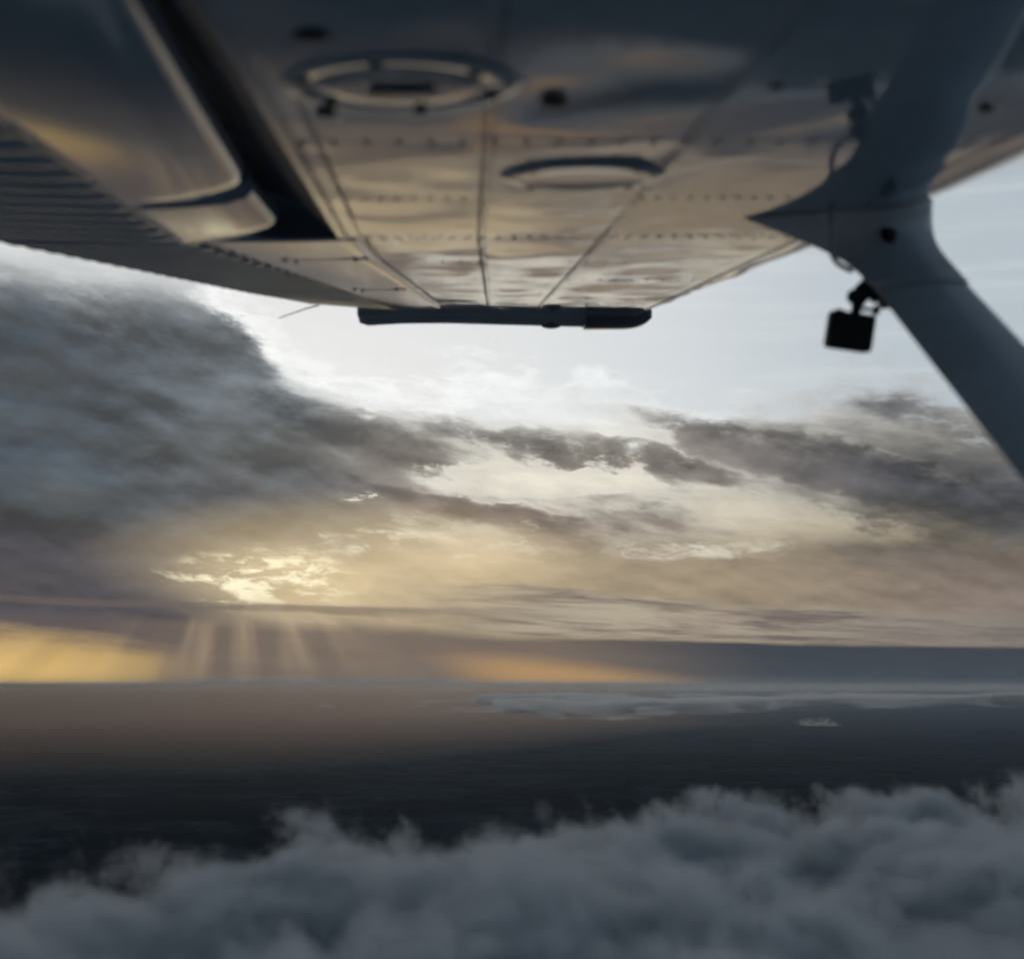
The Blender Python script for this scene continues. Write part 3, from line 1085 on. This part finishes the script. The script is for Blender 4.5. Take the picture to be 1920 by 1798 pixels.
def build_tip():
    rings = []
    n = 36
    for k in range(n + 1):
        a = lerp(-0.42, 0.69, k / n)
        zl = z_low(min(a, 0.6), TIP) - (0.000 if a > -0.25 else 0.012 * (-0.25 - a) / 0.17)
        end = min(1.0, max(0.0, (a + 0.42) / 0.02) * 0.5 + 0.5, max(0.0, (0.70 - a) / 0.10))
        h = lerp(0.35, 1.0, end)
        x = 5.165 if a > -0.24 else lerp(5.165, 5.10, (-0.24 - a) / 0.18)
        rings.append([(a, x - 0.012, zl - 0.001), (a, x + 0.02, zl - 0.004), (a, x + 0.045, zl - 0.012 * h), (a, x + 0.07, zl - 0.028 * h), (a, x + 0.10, zl - 0.036 * h),
                      (a, x + 0.14, zl - 0.024 * h), (a, x + 0.20, zl + 0.01), (a, x + 0.22, zl + 0.05 * h), (a, x + 0.18, zl + 0.09 * h), (a, x + 0.08, zl + 0.12 * h), (a, x - 0.01, zl + 0.12 * h)])
    v, f = loft(rings)
    tip = mesh_obj('wing_tip', v, f, M['tip'], aircraft)
    # pale pressed strip along the tip edge
    v, f = tube_pts([(lerp(-0.2, 0.47, k / 20), 5.232, z_low(lerp(-0.2, 0.47, k / 20), TIP) - 0.023) for k in range(21)], 0.005, 8)
    mesh_obj('edge_strip', v, f, M['cover'], tip)
    # dark fairing of the position light at the front corner
    rings = []
    for k in range(17):
        t = k / 16
        a = lerp(0.452, 0.705, t)
        sq = 1.0 if t < 0.6 else math.sqrt(max(0.02, 1 - ((t - 0.6) / 0.4) ** 2))
        zl = z_low(0.5, TIP)
        c = (5.235, zl - 0.004)
        ring = []
        for q in range(20):
            th = 2 * math.pi * q / 20
            cx, cz = math.cos(th), math.sin(th)
            ring.append((a, c[0] + 0.10 * math.copysign(abs(cx) ** 0.6, cx), c[1] + (0.042 * sq if cz < 0 else 0.06) * math.copysign(abs(cz) ** 0.6, cz) + (1 - sq) * 0.0))
        rings.append(ring)
    v, f = loft(rings)
    mesh_obj('position_light', v, f, M['nav'], aircraft)
    revolve('tip_light', [(0.044, 0.0), (0.042, -0.010), (0.032, -0.018), (0.016, -0.022), (0.002, -0.023)], (0.325, 5.27, z_low(0.3, TIP) - 0.024), M['nav'], aircraft, 24)


build_wing()
build_rivets()
build_control_surfaces()
build_covers()
build_strut()
build_tip()


# ------------------------------------------------------------------ action camera on the strut
def build_action_camera():
    root = bpy.data.objects.new('action_camera', None)
    coll.objects.link(root)
    root.empty_display_size = 0.05
    loc = Matrix.Translation((0.622, 2.17, -0.196))
    root.matrix_world = WING @ loc @ Matrix.Rotation(R(8.5), 4, 'Y') @ Matrix.Scale(1.2, 4)
    tag(root, 'small black action camera clamped to the rear edge of the wing strut', 'camera')

    def box(name, size, at, r, mat, parent, rot=None):
        bm = bmesh.new()
        mt = Matrix.Translation(at)
        if rot:
            mt = mt @ Matrix.Rotation(R(rot[0]), 4, rot[1])
        rounded_box(bm, size, r, mt, 4)
        return bm_obj(name, bm, mat, parent, angle=50)
    body = box('body', (0.061, 0.032, 0.051), (0, 0, 0), 0.006, M['black'], root)
    bm = bmesh.new()
    bmesh.ops.create_cone(bm, cap_ends=True, segments=32, radius1=0.012, radius2=0.011, depth=0.008,
                          matrix=Matrix.Translation((0.014, 0.019, 0.010)) @ Matrix.Rotation(R(-90), 4, 'X'))
    ln = bm_obj('lens', bm, M['rubber'], body, angle=40)
    bm = bmesh.new()
    bmesh.ops.create_cone(bm, cap_ends=True, segments=32, radius1=0.009, radius2=0.006, depth=0.003,
                          matrix=Matrix.Translation((0.014, 0.0245, 0.010)) @ Matrix.Rotation(R(-90), 4, 'X'))
    bm_obj('lens_glass', bm, M['glass'], ln, angle=40)
    box('screen', (0.046, 0.002, 0.032), (-0.002, -0.0165, 0.001), 0.0008, M['black'], body)
    box('shutter_button', (0.010, 0.010, 0.003), (-0.018, 0.0, 0.0265), 0.001, M['rubber'], body)
    # folding fingers, thumb screw, arm and clamp
    for dx in (-0.004, 0.0, 0.004):
        box('finger', (0.0028, 0.013, 0.020), (0.004 + dx, 0, 0.033), 0.001, M['black'], root)
    v, f = tube_pts([(0.002, 0.0, 0.0335), (0.030, 0.0, 0.0335)], 0.0026, 12)
    ts = mesh_obj('thumb_screw', v, f, M['black'], root)
    bm = bmesh.new()
    bmesh.ops.create_cone(bm, cap_ends=True, segments=12, radius1=0.0078, radius2=0.0060, depth=0.006,
                          matrix=Matrix.Translation((0.032, 0, 0.0335)) @ Matrix.Rotation(R(90), 4, 'Y'))
    bm_obj('knob', bm, M['black'], ts, angle=40)
    v, f = tube_pts([(0.004, 0, 0.038), (0.005, 0, 0.046), (0.010, 0, 0.056), (0.016, 0, 0.066), (0.019, 0, 0.078)],
                    [0.009, 0.0115, 0.013, 0.0115, 0.009], 16)
    arm = mesh_obj('arm', v, f, M['black'], root)
    bm = bmesh.new()
    bmesh.ops.create_uvsphere(bm, u_segments=16, v_segments=10, radius=0.0105, matrix=Matrix.Translation((-0.001, 0, 0.0475)))
    bm_obj('ball_joint', bm, M['black'], arm)
    box('clamp', (0.050, 0.030, 0.016), (0.034, 0.006, 0.060), 0.004, M['black'], root, (48, 'Y'))
    box('clamp_bolt', (0.010, 0.012, 0.014), (0.018, 0.0, 0.080), 0.003, M['rubber'], root, (20, 'Y'))
    box('clamp_jaw', (0.012, 0.020, 0.012), (0.026, -0.004, 0.050), 0.003, M['black'], root, (40, 'Y'))


build_action_camera()
